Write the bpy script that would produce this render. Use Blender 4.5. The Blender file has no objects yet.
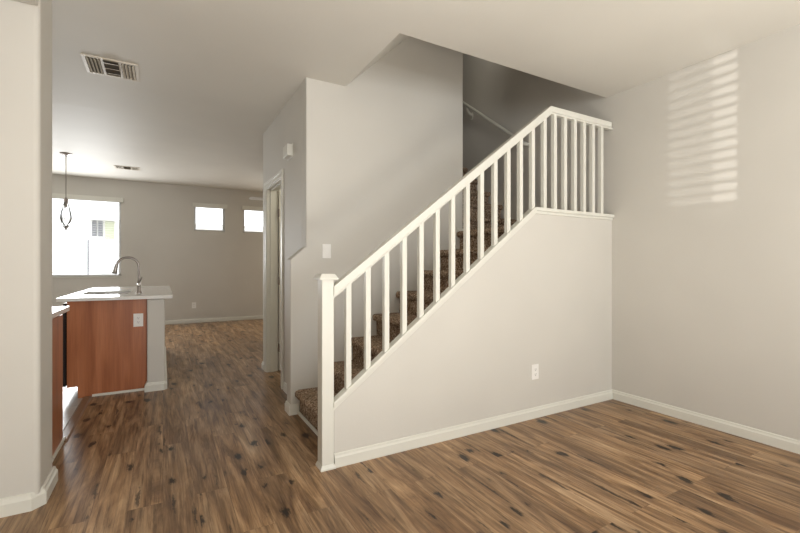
import bpy, bmesh, math, random
from mathutils import Vector, Matrix

random.seed(7)
S = bpy.context.scene
COL = S.collection
PI = math.pi

# ------------------------------------------------------------------ camera
cam = bpy.data.cameras.new('camera')
cam.sensor_width = 36.0
cam.lens = 420.0 / 800.0 * 36.0
cam.clip_start = 0.05
cam.shift_y = -0.0003
camo = bpy.data.objects.new('camera', cam)
COL.objects.link(camo)
camo.location = (0, 0, 1.195)
camo.rotation_euler = (PI / 2, 0, -math.atan(237.0 / 420.0))
S.camera = camo

# ------------------------------------------------------------------ view, sky, window light
S.view_settings.view_transform = 'Standard'
S.view_settings.look = 'None'
S.view_settings.gamma = 1.0
S.view_settings.exposure = 0.23
S.view_settings.use_curve_mapping = False

world = bpy.data.worlds.new('sky')
S.world = world
world.use_nodes = True
bgn = world.node_tree.nodes['Background']
bgn.inputs[0].default_value = (0.90, 0.95, 1.0, 1)
bgn.inputs[1].default_value = 3.2


def area(name, loc, rot, sx, sy, power, color, spread=PI):
    l = bpy.data.lights.new(name, 'AREA')
    l.shape = 'RECTANGLE'
    l.size, l.size_y = sx, sy
    l.energy = power
    l.color = color
    l.spread = spread
    o = bpy.data.objects.new(name, l)
    COL.objects.link(o)
    o.location = loc
    o.rotation_euler = rot
    return o


# daylight in the openings of the room behind the camera
area('living_window_light', (1.1, -3.02, 1.65), (PI / 2, 0, 0), 2.0, 1.4, 66, (0.90, 0.95, 1.0))
# added fill lamps just above the floor, aimed up to brighten the ceiling
area('ceiling_fill_light', (2.1, -1.9, 0.06), (PI + 0.05, 0, 0), 1.6, 1.8, 74, (1.0, 0.98, 0.93))
area('ceiling_fill_light', (0.55, -0.1, 0.06), (PI, 0, 0), 0.6, 0.8, 50, (1.0, 0.965, 0.89))
area('stairwell_fill_light', (2.2, 2.9, 5.35), (0, 0, 0), 0.5, 0.5, 23, (1.0, 0.95, 0.85))  # added fill for the dim stairwell, no fixture up there
area('side_window_light', (-2.93, -2.3, 1.55), (PI / 2 + 0.5, 0, -PI / 2 - 0.3), 0.9, 1.6, 28, (1.0, 0.975, 0.93))
area('kitchen_window_light', (-1.45, 9.80, 1.60), (-PI / 2, 0, 0), 1.4, 0.8, 66, (0.94, 0.96, 0.97))
area('family_window_light', (4.0, 9.80, 1.5), (-PI / 2, 0, 0), 1.6, 1.6, 75, (1.0, 0.95, 0.86))
area('kitchen_side_fill_light', (-3.9, 6.2, 1.6), (PI / 2, 0, -PI / 2 + 0.75), 1.6, 1.2, 22, (1.0, 0.96, 0.89))  # added fill towards the far wall; this side wall has no window
# sun glancing up off the ground and a parked windscreen outside, through a blinded sidelight and an added slit


def glare(loc, tgt, power):
    gl = bpy.data.lights.new('ground_glare_light', 'SPOT')
    gl.energy = power
    gl.color = (1.0, 0.985, 0.95)
    gl.spot_size = math.radians(9)
    gl.spot_blend = 0.5
    gl.shadow_soft_size = 0.018
    o = bpy.data.objects.new('ground_glare_light', gl)
    COL.objects.link(o)
    o.location = loc
    o.rotation_euler = (Vector(tgt) - Vector(loc)).to_track_quat('-Z', 'Y').to_euler()


glare((-11.0, -2.0, 0.15), (3.537, 1.62, 2.1), 1000)
glare((-11.0, -1.154, 0.15), (3.537, 1.49, 2.2), 1700)

# ------------------------------------------------------------------ materials


def new_mat(name):
    m = bpy.data.materials.new(name)
    m.use_nodes = True
    nt = m.node_tree
    b = nt.nodes['Principled BSDF']
    return m, nt, b


def N(nt, t, **kw):
    n = nt.nodes.new(t)
    for k, v in kw.items():
        if k.startswith('i_'):
            n.inputs[k[2:].replace('_', ' ')].default_value = v
        else:
            setattr(n, k, v)
    return n


def L(nt, a, b):
    nt.links.new(a, b)


def coords(nt, scale=(1, 1, 1), rot=(0, 0, 0)):
    tc = N(nt, 'ShaderNodeTexCoord')
    mp = N(nt, 'ShaderNodeMapping')
    mp.inputs['Scale'].default_value = scale
    mp.inputs['Rotation'].default_value = rot
    L(nt, tc.outputs['Object'], mp.inputs['Vector'])
    return mp.outputs[0]


def ramp(nt, fac, stops):
    r = N(nt, 'ShaderNodeValToRGB')
    el = r.color_ramp.elements
    while len(el) < len(stops):
        el.new(0.5)
    for e, (p, c) in zip(el, stops):
        e.position = p
        e.color = (c[0], c[1], c[2], 1)
    L(nt, fac, r.inputs[0])
    return r.outputs[0]


def mixc(nt, fac, a, b, mode='MIX'):
    m = N(nt, 'ShaderNodeMix', data_type='RGBA', blend_type=mode)
    for s, v in ((0, fac), (6, a), (7, b)):
        if hasattr(v, 'is_linked') or hasattr(v, 'links'):
            L(nt, v, m.inputs[s])
        else:
            m.inputs[s].default_value = v if s == 0 else (v[0], v[1], v[2], 1)
    return m.outputs[2]


def mth(nt, op, a, b=0.0, c=None):
    m = N(nt, 'ShaderNodeMath', operation=op)
    for i, v in enumerate((a, b) if c is None else (a, b, c)):
        if hasattr(v, 'links'):
            L(nt, v, m.inputs[i])
        else:
            m.inputs[i].default_value = v
    return m.outputs[0]


def bump(nt, b, h, strength, dist):
    n = N(nt, 'ShaderNodeBump')
    n.inputs['Strength'].default_value = strength
    n.inputs['Distance'].default_value = dist
    L(nt, h, n.inputs['Height'])
    L(nt, n.outputs[0], b.inputs['Normal'])


def paint(name, col, rough=0.6, bs=0.12, sc=60, var=0.03):
    m, nt, b = new_mat(name)
    v = coords(nt)
    n = N(nt, 'ShaderNodeTexNoise')
    n.inputs['Scale'].default_value = sc
    n.inputs['Detail'].default_value = 3
    L(nt, v, n.inputs['Vector'])
    n2 = N(nt, 'ShaderNodeTexNoise')
    n2.inputs['Scale'].default_value = 1.3
    L(nt, v, n2.inputs['Vector'])
    lo = [c * (1 - var) for c in col]
    hi = [min(1, c * (1 + var)) for c in col]
    L(nt, ramp(nt, n2.outputs[0], [(0.3, lo), (0.7, hi)]), b.inputs['Base Color'])
    b.inputs['Roughness'].default_value = rough
    if bs:
        bump(nt, b, n.outputs[0], bs, 0.003)
    return m


def plain(name, col, rough=0.4, metal=0.0, bs=0.0):
    m, nt, b = new_mat(name)
    v = coords(nt)
    n = N(nt, 'ShaderNodeTexNoise')
    n.inputs['Scale'].default_value = 14
    L(nt, v, n.inputs['Vector'])
    L(nt, ramp(nt, n.outputs[0], [(0.3, [c * 0.97 for c in col]), (0.7, [min(1, c * 1.02) for c in col])]), b.inputs['Base Color'])
    b.inputs['Roughness'].default_value = rough
    b.inputs['Metallic'].default_value = metal
    return m


M_wall = paint('beige_wall_paint', (0.612, 0.584, 0.530))
M_ceil = paint('ceiling_paint', (0.705, 0.680, 0.620), sc=45, bs=0.2)
M_trim = paint('cream_trim_paint', (0.71, 0.695, 0.625), rough=0.35, bs=0.03, var=0.012)
M_white = plain('white_plastic', (0.86, 0.84, 0.80), 0.35)
M_slot = plain('dark_slot', (0.05, 0.045, 0.04), 0.6)
M_quartz = plain('white_quartz', (0.84, 0.83, 0.80), 0.12)
M_steel = plain('brushed_steel', (0.52, 0.50, 0.47), 0.24, 1.0)
M_nickel = plain('brushed_nickel', (0.30, 0.265, 0.24), 0.28, 1.0)
M_black = plain('black_gloss', (0.02, 0.02, 0.022), 0.2)
M_vent = plain('vent_enamel', (0.66, 0.60, 0.50), 0.45)
M_stucco = paint('white_stucco', (0.86, 0.85, 0.83), 0.9, 0.4, 30)
M_shut = plain('grey_shutter', (0.20, 0.20, 0.21), 0.6)
M_frame = plain('vinyl_frame', (0.85, 0.85, 0.83), 0.35)
M_slat = plain('blind_slat', (0.88, 0.87, 0.84), 0.45)
M_gravel = paint('pale_concrete', (0.62, 0.60, 0.56), 0.9, 0.3, 20)


def floor_material():
    m, nt, b = new_mat('brown_oak_laminate')
    tc = N(nt, 'ShaderNodeTexCoord')
    sp = N(nt, 'ShaderNodeSeparateXYZ')
    L(nt, tc.outputs['Object'], sp.inputs[0])
    X, Y = sp.outputs[0], sp.outputs[1]
    cb = N(nt, 'ShaderNodeCombineXYZ')
    L(nt, Y, cb.inputs[0])
    L(nt, X, cb.inputs[1])
    br = N(nt, 'ShaderNodeTexBrick')
    br.offset = 0.37
    br.inputs['Scale'].default_value = 1.0
    br.inputs['Brick Width'].default_value = 1.22
    br.inputs['Row Height'].default_value = 0.152
    br.inputs['Mortar Size'].default_value = 0.0011
    br.inputs['Mortar Smooth'].default_value = 0.4
    br.inputs['Color1'].default_value = (0, 0, 0, 1)
    br.inputs['Color2'].default_value = (1, 1, 1, 1)
    br.inputs['Mortar'].default_value = (0.5, 0.5, 0.5, 1)
    L(nt, cb.outputs[0], br.inputs['Vector'])
    rnd = br.outputs['Color']
    rv = N(nt, 'ShaderNodeSeparateXYZ')
    L(nt, rnd, rv.inputs[0])
    r = rv.outputs[0]
    # coordinates shifted from board to board
    xs = mth(nt, 'MULTIPLY_ADD', r, 7.3, X)
    ys = mth(nt, 'MULTIPLY_ADD', r, 19.7, Y)

    def tex(sx, sy, sc, det=5, rough=0.6, dist=0.0, z=0.0):
        c = N(nt, 'ShaderNodeCombineXYZ')
        L(nt, mth(nt, 'MULTIPLY', xs, sx), c.inputs[0])
        L(nt, mth(nt, 'MULTIPLY', ys, sy), c.inputs[1])
        c.inputs[2].default_value = z
        n = N(nt, 'ShaderNodeTexNoise')
        n.inputs['Scale'].default_value = sc
        n.inputs['Detail'].default_value = det
        n.inputs['Roughness'].default_value = rough
        n.inputs['Distortion'].default_value = dist
        L(nt, c.outputs[0], n.inputs['Vector'])
        return n.outputs[0]
    wide = tex(9, 0.9, 1.3, 5, 0.65, 1.1)
    grain = tex(42, 1.5, 1.6, 6, 0.68, 0.5, 3.0)
    fine = tex(150, 4, 1.3, 3, 0.6, 0.0, 6.0)
    patch = tex(6, 1.6, 1.2, 3, 0.6, 0.8, 9.0)
    base = ramp(nt, wide, [(0.30, (0.108, 0.057, 0.028)), (0.44, (0.210, 0.122, 0.062)), (0.55, (0.320, 0.198, 0.106)), (0.70, (0.460, 0.312, 0.185))])
    g = ramp(nt, grain, [(0.31, (0.42, 0.39, 0.36)), (0.45, (0.93, 0.92, 0.90)), (0.66, (1.32, 1.30, 1.26))])
    c = mixc(nt, 1.0, base, g, 'MULTIPLY')
    f = ramp(nt, fine, [(0.35, (0.90, 0.90, 0.90)), (0.65, (1.07, 1.07, 1.07))])
    c = mixc(nt, 1.0, c, f, 'MULTIPLY')
    tone = ramp(nt, r, [(0.0, (0.86, 0.86, 0.87)), (0.5, (1.0, 1.0, 1.0)), (1.0, (1.13, 1.11, 1.08))])
    c = mixc(nt, 1.0, c, tone, 'MULTIPLY')
    # knots: sparse stretched cells with dark ragged cores, each drawn out into a crack along the grain

    def knots(kx, ky, wx, wy, off, amp, bias, seed):
        vc = N(nt, 'ShaderNodeCombineXYZ')
        L(nt, mth(nt, 'MULTIPLY', mth(nt, 'MULTIPLY_ADD', tex(14, 5, 2.0, 4, 0.7, 0, seed), wx, xs), kx), vc.inputs[0])
        L(nt, mth(nt, 'MULTIPLY', mth(nt, 'MULTIPLY_ADD', tex(22, 4, 2.0, 4, 0.7, 0, seed + 5), wy, ys), ky), vc.inputs[1])
        vo = N(nt, 'ShaderNodeTexVoronoi')
        vo.voronoi_dimensions = '2D'
        vo.inputs['Scale'].default_value = 1.0
        L(nt, vc.outputs[0], vo.inputs['Vector'])
        sc_ = N(nt, 'ShaderNodeSeparateXYZ')
        L(nt, vo.outputs['Color'], sc_.inputs[0])
        return mth(nt, 'SUBTRACT', mth(nt, 'MULTIPLY_ADD', sc_.outputs[0], amp, bias), vo.outputs['Distance'])
    kn = knots(7.0, 3.4, 0.07, 0.16, 0, 0.34, -0.11, 4.0)
    st = knots(11.0, 0.95, 0.05, 0.5, 0, 0.20, -0.06, 21.0)
    core = ramp(nt, mth(nt, 'MULTIPLY_ADD', kn, 9.0, 0.0), [(0.0, (0, 0, 0)), (0.8, (1, 1, 1))])
    halo = ramp(nt, mth(nt, 'MULTIPLY_ADD', kn, 2.4, 0.55), [(0.0, (0, 0, 0)), (1.0, (1, 1, 1))])
    streak = ramp(nt, mth(nt, 'MULTIPLY_ADD', st, 12.0, 0.1), [(0.0, (0, 0, 0)), (0.9, (1, 1, 1))])
    c = mixc(nt, mth(nt, 'MULTIPLY', halo, 0.45), c, (0.080, 0.040, 0.018))
    c = mixc(nt, mth(nt, 'MULTIPLY', streak, 0.80), c, (0.022, 0.013, 0.008))
    c = mixc(nt, mth(nt, 'MULTIPLY', core, 0.92), c, (0.010, 0.006, 0.004))
    c = mixc(nt, mth(nt, 'MULTIPLY', br.outputs['Fac'], 0.35), c, (0.035, 0.02, 0.012))
    L(nt, c, b.inputs['Base Color'])
    L(nt, ramp(nt, patch, [(0.3, (0.30, 0.30, 0.30)), (0.7, (0.42, 0.42, 0.42))]), b.inputs['Roughness'])
    b.inputs['Specular IOR Level'].default_value = 0.35
    bump(nt, b, mth(nt, 'SUBTRACT', mth(nt, 'MULTIPLY', grain, 0.5), br.outputs['Fac']), 0.18, 0.002)
    return m


def tile_material():
    m, nt, b = new_mat('pale_kitchen_tile')
    v = coords(nt)
    br = N(nt, 'ShaderNodeTexBrick')
    br.offset = 0.5
    br.inputs['Scale'].default_value = 1.0
    br.inputs['Brick Width'].default_value = 0.6
    br.inputs['Row Height'].default_value = 0.3
    br.inputs['Mortar Size'].default_value = 0.004
    br.inputs['Color1'].default_value = (0.36, 0.33, 0.30, 1)
    br.inputs['Color2'].default_value = (0.42, 0.39, 0.36, 1)
    br.inputs['Mortar'].default_value = (0.28, 0.25, 0.22, 1)
    L(nt, v, br.inputs['Vector'])
    L(nt, br.outputs['Color'], b.inputs['Base Color'])
    b.inputs['Roughness'].default_value = 0.28
    bump(nt, b, mth(nt, 'SUBTRACT', 1.0, br.outputs['Fac']), 0.3, 0.002)
    return m


def carpet_material():
    m, nt, b = new_mat('speckled_brown_carpet')
    v = coords(nt)
    n = N(nt, 'ShaderNodeTexNoise')
    n.inputs['Scale'].default_value = 62
    n.inputs['Detail'].default_value = 4
    n.inputs['Roughness'].default_value = 0.75
    L(nt, v, n.inputs['Vector'])
    c = ramp(nt, n.outputs[0], [(0.34, (0.085, 0.055, 0.036)), (0.46, (0.240, 0.165, 0.112)), (0.54, (0.40, 0.295, 0.210)), (0.66, (0.70, 0.60, 0.49))])
    n2 = N(nt, 'ShaderNodeTexNoise')
    n2.inputs['Scale'].default_value = 16
    n2.inputs['Detail'].default_value = 3
    L(nt, v, n2.inputs['Vector'])
    c = mixc(nt, 1.0, c, ramp(nt, n2.outputs[0], [(0.35, (0.78, 0.76, 0.74)), (0.65, (1.15, 1.13, 1.10))]), 'MULTIPLY')
    L(nt, c, b.inputs['Base Color'])
    b.inputs['Roughness'].default_value = 0.95
    b.inputs['Specular IOR Level'].default_value = 0.1
    n3 = N(nt, 'ShaderNodeTexNoise')
    n3.inputs['Scale'].default_value = 120
    n3.inputs['Detail'].default_value = 4
    L(nt, v, n3.inputs['Vector'])
    bump(nt, b, n3.outputs[0], 0.8, 0.012)
    return m


def wood_material():
    m, nt, b = new_mat('cherry_wood_veneer')
    v = coords(nt, (9, 9, 0.9))
    n = N(nt, 'ShaderNodeTexNoise')
    n.inputs['Scale'].default_value = 1.5
    n.inputs['Detail'].default_value = 5
    n.inputs['Distortion'].default_value = 0.5
    L(nt, v, n.inputs['Vector'])
    c = ramp(nt, n.outputs[0], [(0.3, (0.33, 0.105, 0.038)), (0.55, (0.43, 0.150, 0.058)), (0.75, (0.51, 0.195, 0.082))])
    v2 = coords(nt, (70, 70, 2.0))
    n2 = N(nt, 'ShaderNodeTexNoise')
    n2.inputs['Scale'].default_value = 1.5
    n2.inputs['Detail'].default_value = 3
    L(nt, v2, n2.inputs['Vector'])
    c = mixc(nt, 1.0, c, ramp(nt, n2.outputs[0], [(0.3, (0.90, 0.90, 0.90)), (0.7, (1.08, 1.08, 1.08))]), 'MULTIPLY')
    L(nt, c, b.inputs['Base Color'])
    b.inputs['Roughness'].default_value = 0.34
    return m


def glass_material():
    m, nt, b = new_mat('clear_glass')
    b.inputs['Base Color'].default_value = (0.97, 0.985, 0.98, 1)
    b.inputs['Roughness'].default_value = 0.0
    b.inputs['Transmission Weight'].default_value = 1.0
    b.inputs['IOR'].default_value = 1.45
    tr = N(nt, 'ShaderNodeBsdfTransparent')
    fr = N(nt, 'ShaderNodeFresnel')
    fr.inputs['IOR'].default_value = 1.45
    gs = N(nt, 'ShaderNodeBsdfGlossy')
    gs.inputs['Roughness'].default_value = 0.02
    mx = N(nt, 'ShaderNodeMixShader')
    L(nt, fr.outputs[0], mx.inputs[0])
    L(nt, tr.outputs[0], mx.inputs[1])
    L(nt, gs.outputs[0], mx.inputs[2])
    L(nt, mx.outputs[0], nt.nodes['Material Output'].inputs['Surface'])
    return m


M_floor = floor_material()
M_tile = tile_material()
M_carpet = carpet_material()
M_wood = wood_material()
M_glass = glass_material()

# ------------------------------------------------------------------ mesh helpers


def link(name, bm, mat, parent=None, smooth=False, kind=None, bev=0.0, seg=2):
    me = bpy.data.meshes.new(name)
    bmesh.ops.recalc_face_normals(bm, faces=bm.faces)
    bm.to_mesh(me)
    bm.free()
    me.materials.append(mat)
    if smooth:
        for p in me.polygons:
            p.use_smooth = True
        try:
            me.set_sharp_from_angle(angle=math.radians(40))
        except Exception:
            pass
    o = bpy.data.objects.new(name, me)
    COL.objects.link(o)
    if parent:
        o.parent = parent
    if kind:
        o['kind'] = kind
    if bev:
        md = o.modifiers.new('bevel', 'BEVEL')
        md.width = bev
        md.segments = seg
        md.limit_method = 'ANGLE'
        md.angle_limit = math.radians(35)
    return o


def bx(bm, x0, x1, y0, y1, z0, z1):
    vs = [bm.verts.new((x, y, z)) for x in (x0, x1) for y in (y0, y1) for z in (z0, z1)]
    for f in ((0, 1, 3, 2), (4, 6, 7, 5), (0, 4, 5, 1), (2, 3, 7, 6), (0, 2, 6, 4), (1, 5, 7, 3)):
        bm.faces.new([vs[i] for i in f])
    return vs


def boxes(*bs):
    bm = bmesh.new()
    for b in bs:
        bx(bm, *b)
    return bm


def prism(bm, pts, axis, a, c):
    """closed 2-D outline extruded along axis (0 x: pts are y,z; 1 y: pts are x,z; 2 z: pts are x,y)"""
    def mk(p, t):
        if axis == 0:
            return (t, p[0], p[1])
        if axis == 1:
            return (p[0], t, p[1])
        return (p[0], p[1], t)
    A = [bm.verts.new(mk(p, a)) for p in pts]
    B = [bm.verts.new(mk(p, c)) for p in pts]
    bm.faces.new(A)
    bm.faces.new(B[::-1])
    n = len(pts)
    for i in range(n):
        bm.faces.new([A[i], B[i], B[(i + 1) % n], A[(i + 1) % n]])


def tube(bm, pts, r, seg=12, cap=True):
    pts = [Vector(p) for p in pts]
    rs = r if isinstance(r, (list, tuple)) else [r] * len(pts)
    rings = []
    up = None
    for i, p in enumerate(pts):
        d = (pts[min(i + 1, len(pts) - 1)] - pts[max(i - 1, 0)]).normalized()
        if up is None:
            up = Vector((0, 0, 1)) if abs(d.z) < 0.9 else Vector((0, 1, 0))
        s = d.cross(up).normalized()
        up = s.cross(d).normalized()
        rings.append([bm.verts.new(p + rs[i] * (math.cos(2 * PI * k / seg) * s + math.sin(2 * PI * k / seg) * up)) for k in range(seg)])
    for a, b in zip(rings, rings[1:]):
        for k in range(seg):
            bm.faces.new([a[k], a[(k + 1) % seg], b[(k + 1) % seg], b[k]])
    if cap:
        bm.faces.new(rings[0])
        bm.faces.new(rings[-1][::-1])


def lathe(bm, prof, cx, cy, seg=24):
    rings = []
    for r, z in prof:
        if r < 1e-5:
            rings.append([bm.verts.new((cx, cy, z))])
        else:
            rings.append([bm.verts.new((cx + r * math.cos(2 * PI * k / seg), cy + r * math.sin(2 * PI * k / seg), z)) for k in range(seg)])
    for a, b in zip(rings, rings[1:]):
        for k in range(seg):
            k2 = (k + 1) % seg
            if len(a) == 1 and len(b) > 1:
                bm.faces.new([a[0], b[k2], b[k]])
            elif len(b) == 1 and len(a) > 1:
                bm.faces.new([a[k], a[k2], b[0]])
            elif len(a) > 1:
                bm.faces.new([a[k], a[k2], b[k2], b[k]])


def struct(name, bm, mat, bev=0.0, smooth=False, seg=2, parent=None):
    return link(name, bm, mat, parent, smooth, None if parent else 'structure', bev, seg)


def thing(name, label, cat, loc=(0, 0, 0), group=None):
    o = bpy.data.objects.new(name, None)
    o.empty_display_size = 0.1
    COL.objects.link(o)
    o.location = loc
    o['label'] = label
    o['category'] = cat
    if group:
        o['group'] = group
    return o


def part(name, bm, mat, root, loc=None, **kw):
    """bm in world coordinates; parented to a root, keeping its place"""
    o = link(name, bm, mat, None, **kw)
    p = root
    off = Vector((0, 0, 0))
    while p is not None:
        off += p.location
        p = p.parent
    o.data.transform(Matrix.Translation(-off))
    o.parent = root
    return o


def holed(bm, axis, p0, p1, a0, a1, z0, z1, holes):
    """wall slab with rectangular holes; holes = (a0,a1,z0,z1)"""
    As = sorted({a0, a1, *[h[0] for h in holes], *[h[1] for h in holes]})
    As = [a for a in As if a0 <= a <= a1]
    for u, v in zip(As, As[1:]):
        m = (u + v) / 2
        hs = sorted([h for h in holes if h[0] < m < h[1]], key=lambda h: h[2])
        z = z0
        for h in hs + [None]:
            t = h[2] if h else z1
            if t > z + 1e-6:
                if axis == 'y':
                    bx(bm, u, v, p0, p1, z, t)
                else:
                    bx(bm, p0, p1, u, v, z, t)
            if h:
                z = h[3]


# ------------------------------------------------------------------ the shell
H = 2.74
XR = 3.537          # right wall
YH = 2.365          # face of the stair half wall
YB = 3.37           # wall behind the stairs
XH = 1.02           # hall wall
XS = 2.63           # left wall of the upper flight
YF = 9.87           # far wall
XK = -0.60          # edge of the kitchen floor

struct('floor', boxes((XK, 5.6, -3.12, 10.0, -0.12, 0), (-3.1, XK, -3.12, 2.99, -0.12, 0)), M_floor)
struct('floor_kitchen', boxes((-4.1, XK, 2.99, 10.0, -0.12, 0)), M_tile)
bm = bmesh.new()
prism(bm, [(XK - 0.035, 0.0), (XK + 0.035, 0.0), (XK + 0.022, 0.009), (XK - 0.022, 0.009)], 1, 3.6, 4.74)
struct('trim_threshold', bm, plain('threshold_strip', (0.20, 0.12, 0.07), 0.35))

# ceilings
bm = boxes((-3.1, 3.66, -3.12, 2.425, H, 3.04), (-4.1, 1.365, 2.425, 3.37, H, 3.04), (-4.1, XH + 0.02, 3.37, 5.05, H, 3.04),
           (XH + 0.02, XS, 3.49, 5.05, 2.45, 2.6))
prism(bm, [(5.05, H), (YF, 2.885), (YF, 3.1), (5.05, 3.04)], 0, -4.1, 5.6)
struct('ceiling', bm, M_ceil)
# sloped underside of the flight above
bm = bmesh.new()
sx = 1.365
sl = 0.95
prism(bm, [(sx, H), (sx + 2.9 / sl, H + 2.9), (sx + 2.9 / sl - 0.3, H + 2.9), (sx - 0.02, H + 0.27)], 1, 2.425, YB)
struct('ceiling_slope', bm, M_ceil)
struct('ceiling_upstairs', boxes((1.0, 3.66, 2.3, 8.3, 5.45, 5.6)), M_ceil)
struct('soffit', boxes((-3.1, -0.532, 0.6, 2.69, 2.478, H)), M_wall, bev=0.012)
bpy.data.objects['soffit'].name = 'ceiling_soffit'

# walls
SIDE = (-0.148, 0.140, 0.965, 1.62)
SIDE2 = (0.239, 0.346, 0.965, 1.62)     # blinded slit, out of view, added for the brighter column of stripes
bm = bmesh.new()
holed(bm, 'y', -3.12, -3.0, -3.1, 3.66, 0, H, [(0.1, 2.1, 0.9, 2.4)])
struct('wall_back', bm, M_wall)
bm = bmesh.new()
holed(bm, 'x', -3.1, -2.98, -3.0, 2.69, 0, H, [(-2.8, -1.9, 0.75, 2.35), SIDE, SIDE2])
struct('wall_left', bm, M_wall)
struct('wall_right', boxes((XR, XR + 0.12, -3.12, 8.2, 0, 5.5)), M_wall)
struct('wall_entry', boxes((-3.1, -0.532, 2.69, 2.985, 0, H)), M_wall, bev=0.024, seg=4)
struct('wall_kitchen', boxes((-4.12, -4.0, 3.02, 10.0, 0, 3.0), (-4.12, -3.1, 2.9, 3.02, 0, 3.0)), M_wall)

W1 = (-2.25, -0.72, 1.00, 2.49)
W2 = (0.575, 1.175, 1.95, 2.49)
W3 = (1.56, 2.16, 1.95, 2.49)
W4 = (3.2, 4.8, 0.7, 2.3)
bm = bmesh.new()
holed(bm, 'y', YF, YF + 0.13, -4.1, 5.6, 0, 3.05, [W1, W2, W3, W4])
struct('wall_far', bm, M_wall)
struct('wall_family', boxes((5.5, 5.6, 4.95, 10.0, 0, 3.0), (XR, 5.6, 4.95, 5.07, 0, 3.0)), M_wall)

# hall wall with the door opening, and the wall that closes the stair enclosure
DO = (4.17, 4.87, -0.01, 2.075)
bm = bmesh.new()
holed(bm, 'x', XH, XH + 0.12, YB + 0.12, 5.07, 0, H, [DO])
bx(bm, XH + 0.12, XR, 4.95, 5.07, 0, 3.0)
struct('wall_hall', bm, M_wall)
# back wall of the stairs with its low stub that runs past the hall wall
bm = bmesh.new()
prism(bm, [(0.892, 0), (XS, 0), (XS, 5.5), (XH, 5.5), (XH, 1.355), (0.892, 1.25)], 1, YB, YB + 0.12)
struct('wall_stairs', bm, M_wall, bev=0.008)
bm = boxes((XS - 0.12, XS, YB + 0.12, 8.2, 0, 5.5))
struct('wall_upper_flight', bm, M_wall)
struct('wall_upstairs', boxes((XS, XR, 7.0, 7.12, 0, 5.5), (1.0, XR, 2.305, 2.425, 3.04, 5.5)), M_wall)

# half wall beside the stairs
CS = (1.66 - 0.394) / (2.542 - 0.879)


def capz(x):
    return 0.394 + CS * (x - 0.879) if x < 2.542 else 1.66


YH1 = 2.398
bm = bmesh.new()
prism(bm, [(0.884, 0), (XR, 0), (XR, 1.635), (2.555, 1.635), (0.884, capz(0.884) - 0.03)], 1, YH, YH1)
struct('wall_half', bm, M_wall, bev=0.003)

# cap board with a small cove under its lip
bm = bmesh.new()
prism(bm, [(0.876, capz(0.876) - 0.032), (2.556, 1.632), (XR, 1.632), (XR, 1.66), (2.542, 1.66), (0.876, capz(0.876))], 1, 2.341, 2.402)
prism(bm, [(0.876, capz(0.876) - 0.056), (2.560, 1.610), (XR, 1.610), (XR, 1.634), (2.552, 1.634), (0.876, capz(0.876) - 0.03)], 1, 2.356, 2.400)
struct('trim_cap', bm, M_trim, bev=0.004)

# ------------------------------------------------------------------ baseboards
BH, BT = 0.083, 0.014


def bprof(h=BH, t=BT):
    return [(0, 0), (t, 0), (t, h * 0.70), (t * 0.62, h * 0.82), (t * 0.5, h * 0.96), (t * 0.2, h), (0, h)]


def board(name, paths, z=0.0, t=BT, h=BH):
    """paths: polylines along wall faces; the room lies to the right of the walking direction"""
    bm = bmesh.new()
    for path in paths:
        P = [Vector(p) for p in path]
        nr = []
        for a, b in zip(P, P[1:]):
            d = (b - a).normalized()
            nr.append(Vector((d.y, -d.x)))
        rows = []
        for i, p in enumerate(P):
            n0 = nr[max(i - 1, 0)]
            n1 = nr[min(i, len(nr) - 1)]
            m = (n0 + n1) / (1 + n0.dot(n1))
            rows.append([bm.verts.new((p.x + m.x * q, p.y + m.y * q, z + v)) for q, v in bprof(h, t)])
        for r0, r1 in zip(rows, rows[1:]):
            k = len(r0)
            for i in range(k):
                bm.faces.new([r0[i], r1[i], r1[(i + 1) % k], r0[(i + 1) % k]])
        bm.faces.new(rows[0])
        bm.faces.new(rows[-1][::-1])
    return struct(name, bm, M_trim)


board('baseboard_half', [[(0.884, YH), (XR - 0.001, YH)]])
board('baseboard_right', [[(XR, YH), (XR, -3)]])
board('baseboard_entry', [[(-2.98, 2.69), (-0.568, 2.69), (-0.532, 2.726), (-0.532, 2.985)]], t=0.021)
board('baseboard_far', [[(-0.3, YF), (5.5, YF)]])
board('baseboard_hall', [[(XH, 4.07), (XH, YB + 0.12), (0.892, YB + 0.12), (0.892, YB), (0.957, YB)][::-1][::-1], [(XH + 0.6, 5.07), (XH, 5.07), (XH, 4.975)]])
board('baseboard_landing', [[(2.565, YB), (XS, YB), (XS, 3.56)]], z=1.544 - 0.052)
# shoe strip under the first riser
struct('trim_riser', boxes((0.945, 0.957, 2.43, YB, 0, 0.028)), M_trim, bev=0.003)

# ------------------------------------------------------------------ staircase
RISE = 0.193
stair = thing('carpeted_staircase', 'brown speckled carpeted stairs climbing behind the white railing to a landing', 'staircase', (0.95, 2.95, 0))


def step_profile(n, run, zt, z0):
    """outline in (distance, z): nosing tip at n"""
    r = 0.032
    pts = [(n + 0.040, z0), (n + 0.040, zt - 2 * r - 0.004)]
    for k in range(9):
        a = -PI / 2 - PI * k / 8
        pts.append((n + r + r * math.cos(a), zt - r + r * math.sin(a)))
    pts += [(n + run + 0.06, zt), (n + run + 0.06, z0)]
    return pts


def wobble(bm, amp=0.0035):
    for v in bm.verts:
        v.co += Vector((random.uniform(-amp, amp) * 0.5, 0, random.uniform(-amp, amp)))


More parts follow.
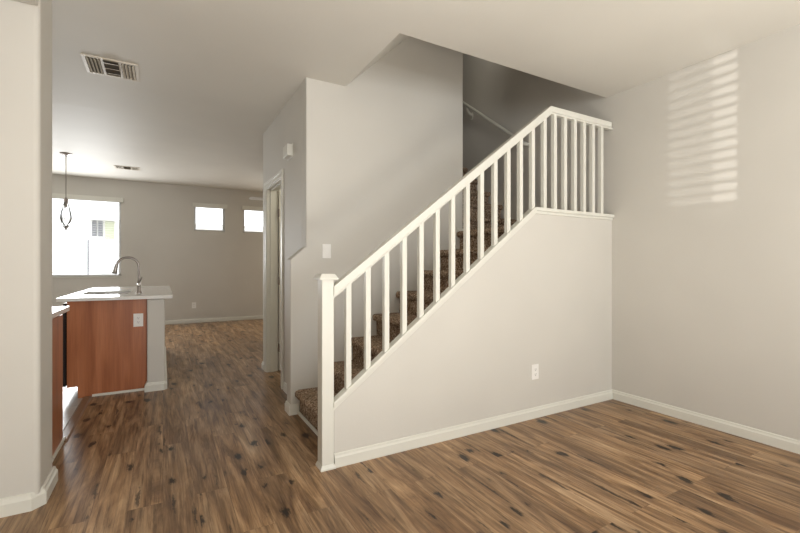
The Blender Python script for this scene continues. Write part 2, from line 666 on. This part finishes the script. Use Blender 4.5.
def step_mesh(axis, n, run, zt, z0, a, b, cuts=26):
    """profile extruded in slices, gently uneven like carpet"""
    bm = bmesh.new()
    prof = step_profile(n, run, zt, z0)
    rows = []
    for i in range(cuts + 1):
        t = a + (b - a) * i / cuts
        row = []
        for j, (d, z) in enumerate(prof):
            w = 0.003 if 1 <= j <= 11 else 0
            d2, z2 = d + random.uniform(-w, w), z + random.uniform(-w, w) * 0.7
            row.append(bm.verts.new((d2, t, z2) if axis == 'x' else (t, d2, z2)))
        rows.append(row)
    for r0, r1 in zip(rows, rows[1:]):
        m = len(r0)
        for j in range(m):
            bm.faces.new([r0[j], r1[j], r1[(j + 1) % m], r0[(j + 1) % m]])
    bm.faces.new(rows[0])
    bm.faces.new(rows[-1][::-1])
    return bm


NK = [2.548 - (8 - k) * 0.2318 for k in range(1, 9)]
for k in range(1, 8):
    part('step', step_mesh('x', NK[k - 1], 0.2318, RISE * k, RISE * (k - 1) - (0 if k == 1 else 0.02), 2.403, YB - 0.001), M_carpet, stair, smooth=True)
# landing
part('landing', step_mesh('x', NK[7], XR - NK[7] - 0.062, RISE * 8, RISE * 7 - 0.02, 2.403, YB - 0.001), M_carpet, stair, smooth=True)
YN = [3.54 + 0.222 * k for k in range(8)]
part('landing', boxes((XS + 0.001, XR - 0.001, YB - 0.002, YN[0] + 0.06, RISE * 7, RISE * 8)), M_carpet, stair)
for k in range(7):
    part('step', step_mesh('y', YN[k], 0.222, RISE * (9 + k), RISE * (8 + k) - 0.02, XS + 0.001, XR - 0.001), M_carpet, stair, smooth=True)
part('upper_floor', step_mesh('y', YN[7], 1.8, RISE * 16, RISE * 15 - 0.02, XS + 0.001, XR - 0.001), M_carpet, stair, smooth=True)

# ------------------------------------------------------------------ balustrade
rail = thing('stair_balustrade', 'cream painted stair railing with newel post on the half wall', 'railing', (0.845, 2.385, 0))
# newel: post, base shoe, cap
NX0, NX1, NY0, NY1 = 0.807, 0.881, 2.355, 2.437
newel = part('newel_post', boxes((NX0, NX1, NY0, NY1, 0, 1.125)), M_trim, rail, bev=0.004)
bm = bmesh.new()


def frustum(bm, x0, x1, y0, y1, z0, z1, i0, i1):
    a = [(x0 - i0, y0 - i0), (x1 + i0, y0 - i0), (x1 + i0, y1 + i0), (x0 - i0, y1 + i0)]
    b = [(x0 - i1, y0 - i1), (x1 + i1, y0 - i1), (x1 + i1, y1 + i1), (x0 - i1, y1 + i1)]
    A = [bm.verts.new((*p, z0)) for p in a]
    B = [bm.verts.new((*p, z1)) for p in b]
    bm.faces.new(A[::-1])
    bm.faces.new(B)
    for i in range(4):
        bm.faces.new([A[i], A[(i + 1) % 4], B[(i + 1) % 4], B[i]])


frustum(bm, NX0, NX1, NY0, NY1, 1.115, 1.124, 0.021, 0.021)
frustum(bm, NX0, NX1, NY0, NY1, 1.124, 1.150, 0.021, 0.004)
part('post_cap', bm, M_trim, newel, bev=0.002)
bm = bmesh.new()
frustum(bm, NX0, NX1, NY0, NY1, 0, 0.010, 0.009, 0.009)
frustum(bm, NX0, NX1, NY0, NY1, 0.010, 0.028, 0.009, 0.001)
part('post_base', bm, M_trim, newel)
# handrail
RS = (2.483 - 1.079) / (2.715 - 0.879)


def railz(x):
    return 1.079 + RS * (x - 0.879) if x < 2.719 else 2.486


RY0, RY1 = 2.343, 2.402
bm = bmesh.new()
t = 0.048
prism(bm, [(0.877, railz(0.877) - t * 1.26), (2.733, 2.486 - t), (XR - 0.036, 2.486 - t), (XR - 0.036, 2.486), (2.719, 2.486), (0.877, railz(0.877))], 1, RY0, RY1)
t2 = 0.060
prism(bm, [(0.877, railz(0.877) - t2 * 1.26), (2.737, 2.486 - t2), (XR, 2.486 - t2), (XR, 2.486 - t + 0.004), (2.732, 2.486 - t + 0.004), (0.877, railz(0.877) - t * 1.24)], 1, RY0 + 0.010, RY1 - 0.010)
part('handrail', bm, M_trim, rail, bev=0.004)
# balusters
BR = [0.992 + 0.1297 * k for k in range(13)] + [2.680, 2.800, 2.922, 3.045, 3.163, 3.282, 3.399]
for xr in BR:
    w = 0.034
    x0, x1 = xr - w, xr
    bm = bmesh.new()
    if x1 < 2.55:
        zb0, zb1 = capz(x0) - 0.002, capz(x1) - 0.002
    else:
        zb0 = zb1 = 1.659 if x0 > 2.542 else capz(x0) - 0.002
    zt0, zt1 = railz(x0) - 0.055, railz(x1) - 0.055
    prism(bm, [(x0, zb0), (x1, zb1), (x1, zt1), (x0, zt0)], 1, 2.354, 2.354 + w)
    part('baluster', bm, M_trim, rail, bev=0.002)

# round rail on the right wall of the upper flight
wr = thing('wall_handrail', 'cream round handrail bracketed to the dark wall above the upper stairs', 'handrail', (XR, 4.0, 3.0))
RX = 3.457
sl2 = (3.351 - 2.552) / (4.421 - 3.36)
p0 = Vector((RX, 3.40, 2.552 + sl2 * 0.04))
bm = bmesh.new()
tube(bm, [(XR, 3.33, p0.z - 0.045), (RX + 0.03, 3.335, p0.z - 0.045), (RX + 0.006, 3.352, p0.z - 0.038), (RX, 3.375, p0.z - 0.02), p0, (RX, 5.6, p0.z + sl2 * 2.2)], 0.021, 14)
part('rail', bm, M_trim, wr, smooth=True)
for y in (3.47, 4.345, 5.3):
    z = p0.z + sl2 * (y - 3.40)
    bm = bmesh.new()
    tube(bm, [(RX, y, z - 0.015), (RX, y, z - 0.05), (RX + 0.02, y, z - 0.085), (XR - 0.012, y, z - 0.115)], [0.012, 0.014, 0.017, 0.020], 10)
    prism(bm, [(y + 0.028 * math.cos(a * PI / 8), z - 0.125 + 0.048 * math.sin(a * PI / 8)) for a in range(16)], 0, XR - 0.014, XR)
    part('bracket', bm, M_trim, wr, smooth=True)

# ------------------------------------------------------------------ door in the hall wall
door = thing('hall_door', 'cream panelled door standing open inside the hall doorway', 'door', (XH + 0.12, 4.86, 0))
bm = bmesh.new()
bx(bm, XH + 0.128, XH + 0.82, 4.828, 4.863, 0.012, 2.055)
part('door_slab', bm, M_trim, door, bev=0.002)
bm = boxes((XH + 0.23, XH + 0.72, 4.822, 4.829, 1.15, 1.9), (XH + 0.23, XH + 0.72, 4.822, 4.829, 0.2, 0.98))
part('door_panel', bm, M_trim, door, bev=0.005)
for z in (0.27, 1.03, 1.80):
    bm = boxes((XH + 0.122, XH + 0.127, 4.84, 4.868, z - 0.045, z + 0.045))
    tube(bm, [(XH + 0.126, 4.824, z - 0.045), (XH + 0.126, 4.824, z + 0.045)], 0.006, 8)
    part('hinge', bm, M_nickel, door)
bm = bmesh.new()
J = 0.018
y0, y1, zt = DO[0], DO[1], DO[3]
bx(bm, XH - 0.002, XH + 0.122, y0, y0 + J, 0, zt)
bx(bm, XH - 0.002, XH + 0.122, y1 - J, y1, 0, zt)
bx(bm, XH - 0.002, XH + 0.122, y0, y1, zt - J, zt)
bx(bm, XH + 0.035, XH + 0.075, y0 + J, y0 + J + 0.011, 0, zt - J)
bx(bm, XH + 0.035, XH + 0.075, y1 - J - 0.011, y1 - J, 0, zt - J)
bx(bm, XH + 0.035, XH + 0.075, y0 + J, y1 - J, zt - J - 0.011, zt - J)
# casing, two steps
for w0, w1, d in ((0.0, 0.066, 0.012), (0.040, 0.062, 0.018)):
    bx(bm, XH - d, XH, y0 - w1, y0 - w0 + 0.006, 0, zt + w0 - 0.006)
    bx(bm, XH - d, XH, y1 + w0 - 0.006, y1 + w1, 0, zt + w0 - 0.006)
    bx(bm, XH - d, XH, y0 - w1, y1 + w1, zt + w0 - 0.006, zt + w1)
struct('trim_door', bm, M_trim, bev=0.002)

pl_ = bpy.data.lights.new('doorway_fill_light', 'POINT')  # added warm fill for the door jamb, without a fixture
pl_.energy = 9
pl_.color = (1.0, 0.95, 0.80)
pl_.shadow_soft_size = 0.08
plo = bpy.data.objects.new('doorway_fill_light', pl_)
COL.objects.link(plo)
plo.location = (1.75, 4.25, 2.2)

# ------------------------------------------------------------------ switch, outlets, chime


def plate(name, label, cat, c, u, n, w, h, kind):
    """wall plate at c; u = sideways unit, n = out of the wall"""
    root = thing(name, label, cat, c)
    c = Vector(c)
    u = Vector(u)
    n = Vector(n)
    up = Vector((0, 0, 1))

    def slab(cu, cz, w, h, d0, d1):
        bm = bmesh.new()
        v = []
        for a in (-w / 2, w / 2):
            for b in (-h / 2, h / 2):
                for d in (d0, d1):
                    v.append(bm.verts.new(u * (cu + a) + up * (cz + b) + n * d))
        for f in ((0, 1, 3, 2), (4, 6, 7, 5), (0, 4, 5, 1), (2, 3, 7, 6), (0, 2, 6, 4), (1, 5, 7, 3)):
            bm.faces.new([v[i] for i in f])
        return bm
    link('cover_plate', slab(0, 0, w, h, 0, 0.006), M_white, root, bev=0.002)
    if kind == 'switch':
        link('rocker', slab(0, 0, 0.034, 0.067, 0.005, 0.010), M_white, root, bev=0.002)
    else:
        for s in (-1, 1):
            s_ = link('socket', slab(0, s * 0.0195, 0.033, 0.028, 0.005, 0.0085), M_white, root, bev=0.003)
            for q in (-0.0065, 0.0065):
                link('slot', slab(q, s * 0.0195 + 0.003, 0.0025, 0.009, 0.0086, 0.0090), M_slot, s_)
            link('slot', slab(0, s * 0.0195 - 0.008, 0.005, 0.005, 0.0086, 0.0090), M_slot, s_)
    return root


plate('light_switch', 'white rocker light switch on the wall beside the stairs', 'light switch', (1.194, YB, 1.322), (1, 0, 0), (0, -1, 0), 0.074, 0.118, 'switch')
plate('power_outlet', 'white wall outlet low on the stair half wall', 'outlet', (2.557, YH, 0.362), (1, 0, 0), (0, -1, 0), 0.074, 0.118, 'outlet')
plate('power_outlet', 'white outlet on the wooden end panel of the kitchen peninsula', 'outlet', (-0.206, 4.74, 0.680), (1, 0, 0), (0, -1, 0), 0.080, 0.125, 'outlet')
plate('power_outlet', 'small white outlet low on the far wall beyond the kitchen', 'outlet', (0.570, YF, 0.370), (1, 0, 0), (0, -1, 0), 0.08, 0.125, 'outlet')

ch = thing('door_chime', 'white box door chime high on the hall wall', 'door chime', (XH, 3.85, 2.24))
part('cover', boxes((XH - 0.052, XH, 3.77, 3.93, 2.19, 2.295)), M_trim, ch, bev=0.004)
part('back_plate', boxes((XH - 0.008, XH, 3.762, 3.938, 2.183, 2.302)), M_trim, ch, bev=0.002)

# ------------------------------------------------------------------ ceiling vents


def vent(label, cx, cy, w, d, z, tilt=0.0):
    root = thing('ceiling_vent', label, 'vent', (cx, cy, z))
    root.rotation_euler = (tilt, 0, 0)
    bm = bmesh.new()
    x0, x1, y0, y1 = -w / 2, w / 2, -d / 2, d / 2
    f = 0.022
    c1, c2 = -w * 0.16, w * 0.16
    for b in ((x0, x1, y0, y0 + f), (x0, x1, y1 - f, y1), (x0, x0 + f, y0 + f, y1 - f), (x1 - f, x1, y0 + f, y1 - f), (c1 - 0.008, c1 + 0.008, y0 + f, y1 - f), (c2 - 0.008, c2 + 0.008, y0 + f, y1 - f)):
        bx(bm, b[0], b[1], b[2], b[3], -0.008, 0)
    link('frame', bm, M_vent, root)
    link('duct', boxes((x0 + 0.004, x1 - 0.004, y0 + 0.004, y1 - 0.004, -0.002, -0.0005)), plain('duct_shade', (0.17, 0.15, 0.125), 0.8), root)

    def slat(cx, cy, lx, ly, roll, ax='Y'):
        bm = bmesh.new()
        bx(bm, -lx / 2, lx / 2, -ly / 2, ly / 2, -0.001, 0.001)
        R = Matrix.Rotation(roll, 4, ax)
        bmesh.ops.transform(bm, matrix=Matrix.Translation((cx, cy, -0.010)) @ R, verts=bm.verts)
        link('slat', bm, M_vent, root)
    n = 4
    for s, roll in ((-1, 0.75), (1, -0.75)):
        a, b = (x0 + f, c1 - 0.008) if s < 0 else (c2 + 0.008, x1 - f)
        for k in range(n):
            xx = a + (b - a) * (k + 0.5) / n
            for yy in (-(d - 2 * f) / 4, (d - 2 * f) / 4):
                slat(xx, yy, 0.020, (d - 2 * f) / 2 - 0.008, roll)
    for k in range(3):
        yy = y0 + f + (d - 2 * f) * (k + 0.5) / 3
        slat(0, yy, c2 - c1 - 0.018, (d - 2 * f) / 3 * 0.9, 0.35, 'X')
    return root


vent('cream ceiling air vent with louvres above the hall floor', -0.345, 3.955, 0.355, 0.33, H)
vent('small distant ceiling vent near the far wall, right of the pendant', -0.52, 8.33, 0.36, 0.26, 2.838, math.atan(0.145 / 4.82))

# ------------------------------------------------------------------ kitchen
pen = thing('kitchen_peninsula', 'cherry wood panelled kitchen peninsula base with white end wall', 'kitchen cabinet', (-0.45, 5.8, 0))
bm = bmesh.new()
prism(bm, [(-0.672, 0.0), (-0.135, 0.0), (-0.135, 0.885), (-0.750, 0.885), (-0.750, 0.105), (-0.672, 0.105)], 1, 4.74, 4.762)
part('end_panel', bm, M_wood, pen, bev=0.0015)
part('carcass', boxes((-0.72, -0.14, 4.762, 4.80, 0.1, 0.885), (-0.72, -0.14, 5.42, 6.7, 0.1, 0.58), (-0.72, -0.14, 6.3, 6.7, 0.58, 0.885), (-0.67, -0.14, 4.762, 6.7, 0, 0.1)), M_wood, pen)
for a, b in ((5.43, 5.83), (5.84, 6.24), (6.25, 6.69)):
    dd = part('cabinet_door', boxes((-0.74, -0.72, a, b, 0.12, 0.87)), M_wood, pen, bev=0.003)
    bm = bmesh.new()
    bmesh.ops.create_uvsphere(bm, u_segments=10, v_segments=8, radius=0.014, matrix=Matrix.Translation((-0.757, a + 0.05, 0.80)))
    part('knob', bm, M_nickel, dd, smooth=True)
part('toe_strip', boxes((-0.565, -0.135, 4.729, 4.741, 0, 0.022)), M_trim, pen, bev=0.002)
struct('wall_peninsula', boxes((-0.133, 0.016, 4.675, 6.75, 0, 0.882)), M_wall, bev=0.012, seg=3)
board('baseboard_peninsula', [[(-0.133, 4.74), (-0.133, 4.675), (0.000, 4.675), (0.016, 4.691), (0.016, 6.75)]], t=0.02)

dw = thing('dishwasher', 'black dishwasher with silver handle at the left edge of the peninsula', 'dishwasher', (-0.5, 5.1, 0))
part('tub', boxes((-0.76, -0.16, 4.81, 5.41, 0.10, 0.60), (-0.76, -0.73, 4.81, 5.41, 0.60, 0.86)), M_black, dw)
part('front_door', boxes((-0.783, -0.76, 4.765, 5.41, 0.11, 0.86)), M_black, dw, bev=0.005)
bm = bmesh.new()
tube(bm, [(-0.783, 4.79, 0.755), (-0.792, 4.79, 0.755), (-0.797, 4.80, 0.755), (-0.797, 5.34, 0.755), (-0.792, 5.36, 0.755), (-0.785, 5.36, 0.755)], 0.010, 10)
part('handle', bm, M_steel, dw, smooth=True)

# worktop with the sink cut-out
CX0, CX1, CY0, CY1 = -0.808, 0.082, 4.64, 6.85
SX0, SX1, SY0, SY1 = -0.72, -0.31, 5.07, 5.78
ct = link('peninsula_worktop', boxes((CX0, CX1, CY0, SY0, 0.885, 0.915), (CX0, CX1, SY1, CY1, 0.885, 0.915), (CX0, SX0, SY0, SY1, 0.885, 0.915), (SX1, CX1, SY0, SY1, 0.885, 0.915)), M_quartz)
ct['label'] = 'white quartz worktop with sink cut-out on the wooden peninsula'
ct['category'] = 'worktop'
sk = thing('kitchen_sink', 'stainless steel sink set into the white peninsula worktop', 'sink', ((SX0 + SX1) / 2, (SY0 + SY1) / 2, 0.7))
bm = bmesh.new()
e = 0.012
zb = 0.70
bx(bm, SX0 - e, SX1 + e, SY0 - e, SY1 + e, zb, zb + 0.004)
bx(bm, SX0 - e, SX0, SY0 - e, SY1 + e, zb, 0.884)
bx(bm, SX1, SX1 + e, SY0 - e, SY1 + e, zb, 0.884)
bx(bm, SX0, SX1, SY0 - e, SY0, zb, 0.884)
bx(bm, SX0, SX1, SY1, SY1 + e, zb, 0.884)
part('basin', bm, M_steel, sk)
bm = bmesh.new()
lathe(bm, [(0, zb + 0.005), (0.02, zb + 0.005), (0.04, zb + 0.010), (0.045, zb + 0.004)], (SX0 + SX1) / 2, (SY0 + SY1) / 2, 20)
part('drain', bm, M_steel, sk, smooth=True)

fa = thing('kitchen_faucet', 'brushed nickel gooseneck faucet standing on the white worktop', 'faucet', (-0.219, 5.16, 0.915))
bm = bmesh.new()
lathe(bm, [(0, 0.915), (0.030, 0.915), (0.030, 0.921), (0.022, 0.928), (0.019, 0.94), (0.019, 1.03), (0.014, 1.04), (0, 1.04)], -0.219, 5.16, 20)
part('body', bm, M_nickel, fa, smooth=True)
pts = [(-0.219, 5.16, 1.03), (-0.219, 5.16, 1.12), (-0.219, 5.16, 1.18)]
R = 0.098
for k in range(1, 13):
    a = PI * k / 12 * 0.94
    pts.append((-0.219 - R + R * math.cos(a), 5.16, 1.188 + R * math.sin(a)))
bm = bmesh.new()
tube(bm, pts, 0.0125, 14)
part('spout', bm, M_nickel, fa, smooth=True)
e1 = Vector(pts[-1])
d = Vector((-0.22, 0, -1)).normalized()
bm = bmesh.new()
tube(bm, [e1 + d * -0.01, e1 + d * 0.01, e1 + d * 0.045, e1 + d * 0.085, e1 + d * 0.09], [0.0135, 0.0155, 0.018, 0.024, 0.021], 16)
part('spray_head', bm, M_nickel, fa, smooth=True)
bm = bmesh.new()
tube(bm, [(-0.219, 5.145, 1.00), (-0.219, 5.118, 1.003), (-0.219, 5.10, 1.006)], [0.016, 0.018, 0.012], 14)
tube(bm, [(-0.219, 5.115, 1.006), (-0.200, 5.11, 1.05), (-0.190, 5.108, 1.085)], [0.007, 0.006, 0.005], 8)
part('lever', bm, M_steel, fa, smooth=True)

# near cabinet run behind the entry wall
nc = thing('base_cabinet', 'narrow sliver of cherry wood base cabinet behind the entry wall', 'kitchen cabinet', (-0.9, 3.35, 0))
part('carcass', boxes((-1.2, -0.615, 3.05, 3.65, 0.1, 0.88), (-1.2, -0.66, 3.05, 3.65, 0, 0.1)), M_wood, nc)
dd = part('cabinet_door', boxes((-0.615, -0.597, 3.06, 3.64, 0.012, 0.865)), M_wood, nc, bev=0.003)
part('toe_strip', boxes((-0.597, -0.585, 3.036, 3.66, 0, 0.022)), M_trim, nc, bev=0.002)
o_ = link('cabinet_worktop', boxes((-1.2, -0.572, 3.03, 3.715, 0.882, 0.915)), M_quartz, bev=0.003)
o_['label'] = 'small corner of white worktop showing past the entry wall'
o_['category'] = 'worktop'

# ------------------------------------------------------------------ pendant
px_, py_ = -1.212, 7.6
zc = H + (py_ - 5.05) * 0.145 / 4.82
pl = thing('pendant_lamp', 'slim metal pendant lamp with clear glass shade before the kitchen window', 'pendant lamp', (px_, py_, zc))
bm = bmesh.new()
lathe(bm, [(0, zc), (0.072, zc), (0.072, zc - 0.010), (0.045, zc - 0.024), (0.012, zc - 0.034), (0.006, zc - 0.05), (0, zc - 0.05)], px_, py_)
part('canopy', bm, M_nickel, pl, smooth=True)
bm = bmesh.new()
tube(bm, [(px_, py_, zc - 0.04), (px_, py_, 2.14)], 0.0055, 8)
part('rod', bm, M_nickel, pl, smooth=True)
bm = bmesh.new()
lathe(bm, [(0, 2.18), (0.012, 2.18), (0.016, 2.165), (0.030, 2.155), (0.026, 2.13), (0.017, 2.11), (0.017, 2.03), (0, 2.03)], px_, py_, 20)
part('socket', bm, M_nickel, pl, smooth=True)
bm = bmesh.new()
for s in range(3):
    a = 2 * PI * s / 3 + 0.35
    P_ = []
    for rr, zz in ((0.018, 2.145), (0.026, 2.10), (0.036, 2.03), (0.047, 1.95), (0.058, 1.89), (0.066, 1.865)):
        P_.append((px_ + rr * math.cos(a), py_ + rr * math.sin(a), zz))
    tube(bm, P_, 0.0035, 6)
part('arm', bm, M_steel, pl, smooth=True)
bm = bmesh.new()
lathe(bm, [(0.022, 2.12), (0.034, 2.08), (0.052, 2.0), (0.066, 1.93), (0.068, 1.88), (0.052, 1.82), (0.020, 1.775)], px_, py_)
part('glass_shade', bm, M_glass, pl, smooth=True)
bm = bmesh.new()
lathe(bm, [(0, 1.775), (0.036, 1.772), (0.034, 1.762), (0.012, 1.735), (0.006, 1.715), (0, 1.705)], px_, py_, 16)
part('finial', bm, M_nickel, pl, smooth=True)

# ------------------------------------------------------------------ ceiling fan, one blade showing
fx, fy = 2.05, 7.8
zf = H + (fy - 5.05) * 0.145 / 4.82
fan = thing('ceiling_fan', 'pale ceiling fan whose blade tip shows by the doorway', 'ceiling fan', (fx, fy, zf))
bm = bmesh.new()
lathe(bm, [(0, zf), (0.07, zf), (0.06, zf - 0.05), (0.015, zf - 0.06), (0.015, zf - 0.30), (0.09, zf - 0.32), (0.11, zf - 0.38), (0.10, zf - 0.48), (0.05, zf - 0.50), (0, zf - 0.50)], fx, fy)
part('motor', bm, M_nickel, fan, smooth=True)
for k in range(5):
    a = PI + 0.05 + 2 * PI * k / 5
    bm = bmesh.new()
    bx(bm, 0.10, 0.22, -0.02, 0.02, -0.004, 0.004)
    R_ = Matrix.Translation((fx, fy, zf - 0.43)) @ Matrix.Rotation(a, 4, 'Z')
    bmesh.ops.transform(bm, matrix=R_, verts=bm.verts)
    arm_ = None
    bm2 = bmesh.new()
    prism(bm2, [(0.18, -0.05), (0.68, -0.068), (0.715, -0.05), (0.725, 0), (0.715, 0.05), (0.68, 0.068), (0.18, 0.05)], 2, 0.004, 0.012)
    bmesh.ops.transform(bm2, matrix=R_ @ Matrix.Rotation(0.2, 4, 'X'), verts=bm2.verts)
    bl = part('blade', bm2, M_frame, fan, bev=0.002)
    part('blade_arm', bm, M_nickel, bl)

# ------------------------------------------------------------------ windows


def window(n, w, yw, slats=True, split=False, inside=-1, val=True, gl=True):
    x0, x1, z0, z1 = w
    f = 0.035
    bm = boxes((x0, x0 + f, yw + 0.06, yw + 0.11, z0, z1), (x1 - f, x1, yw + 0.06, yw + 0.11, z0, z1), (x0, x1, yw + 0.06, yw + 0.11, z0, z0 + f), (x0, x1, yw + 0.06, yw + 0.11, z1 - f, z1))
    if split:
        xm = (x0 + x1) / 2
        bx(bm, xm - 0.02, xm + 0.02, yw + 0.06, yw + 0.11, z0, z1)
    wo = struct('window_%d' % n, bm, M_frame, bev=0.003)
    link('pane', boxes((x0 + f, x1 - f, yw + 0.083, yw + 0.087, z0 + f, z1 - f)), M_glass, wo)
    return wo


def blind(label, w, yw, group=None, tilt=0.12):
    x0, x1, z0, z1 = w
    root = thing('window_blind', label, 'window blind', ((x0 + x1) / 2, yw, z1))
    part('headrail', boxes((x0 - 0.035, x1 + 0.045, yw - 0.055, yw - 0.002, z1 - 0.045, z1 + 0.045)), M_trim, root, bev=0.004)
    bm = bmesh.new()
    z = z1 - 0.075
    while z > z0 + 0.03:
        b2 = bmesh.new()
        bx(b2, x0 + 0.008, x1 - 0.008, -0.024, 0.024, -0.0012, 0.0012)
        bmesh.ops.transform(b2, matrix=Matrix.Translation((0, yw + 0.028, z)) @ Matrix.Rotation(tilt, 4, 'X'), verts=b2.verts)
        me = bpy.data.meshes.new('t')
        b2.to_mesh(me)
        bm.from_mesh(me)
        bpy.data.meshes.remove(me)
        b2.free()
        z -= 0.046
    part('slats', bm, M_slat, root)
    part('bottom_rail', boxes((x0 + 0.006, x1 - 0.006, yw + 0.004, yw + 0.052, z0 + 0.006, z0 + 0.022)), M_slat, root, bev=0.002)
    return root


window(1, W1, YF)
window(2, W2, YF)
window(3, W3, YF)
window(4, W4, YF)
blind('wide white blind with open slats on the large kitchen window', W1, YF)
blind('white blind on the left of the two small high far windows', W2, YF)
blind('white blind on the small high far window beside the doorway', W3, YF)
# sill of the large window
struct('trim_sill', boxes((W1[0] - 0.02, W1[1] + 0.02, YF - 0.02, YF + 0.06, W1[2] - 0.02, W1[2])), M_trim, bev=0.003)

# unseen sidelight and added slit, both blinded; glare through them stripes the right wall
for q, (a, b, c, d) in enumerate((SIDE, SIDE2)):
    bm = bmesh.new()
    z = c + 0.004
    while z < d:
        bx(bm, -3.055, -3.025, a + 0.003, b - 0.003, z, z + 0.011)
        z += 0.0423
    ob = struct('window_%d' % (5 + q), boxes((-3.125, -3.10, a - 0.03, a, c - 0.03, d + 0.03), (-3.125, -3.10, b, b + 0.03, c - 0.03, d + 0.03)), M_frame)
    link('slats', bm, M_slat, ob)
struct('glare_blocker', boxes((-8.04, -7.96, -1.168, -1.09, -0.1, 3.0), (-8.04, -7.96, -0.785, -0.655, -0.1, 3.0)), M_stucco)  # unseen posts added to block stray glare beams

# ------------------------------------------------------------------ outside the kitchen window
struct('ground_outside', boxes((-40, 40, 10.05, 60, -0.3, -0.05)), M_gravel)
nb = thing('neighbour_house', 'white neighbouring house seen washed out through the kitchen window', 'building', (-2, 16, 0))
part('wall', boxes((-12, 8, 16.0, 20, -0.05, 2.63)), M_stucco, nb)
bm = bmesh.new()
prism(bm, [(15.5, 2.62), (20.5, 2.62), (18, 3.9)], 0, -12.4, 8.4)
part('roof', bm, M_stucco, nb)
for xs_ in (-1.86, -1.70):
    bm = boxes((xs_ - 0.05, xs_ + 0.06, 15.95, 16.0, 2.12, 2.60))
    part('shutter', bm, M_shut, nb)
part('window_pane', boxes((-1.58, -1.34, 15.97, 16.0, 2.05, 2.60)), plain('olive_pane', (0.5, 0.52, 0.38), 0.4), nb)
post = link('outdoor_post', boxes((-1.93, -1.89, 15.2, 15.24, -0.05, 1.97)), M_shut)
post['label'] = 'thin dark post standing outside beyond the kitchen window'
post['category'] = 'post'
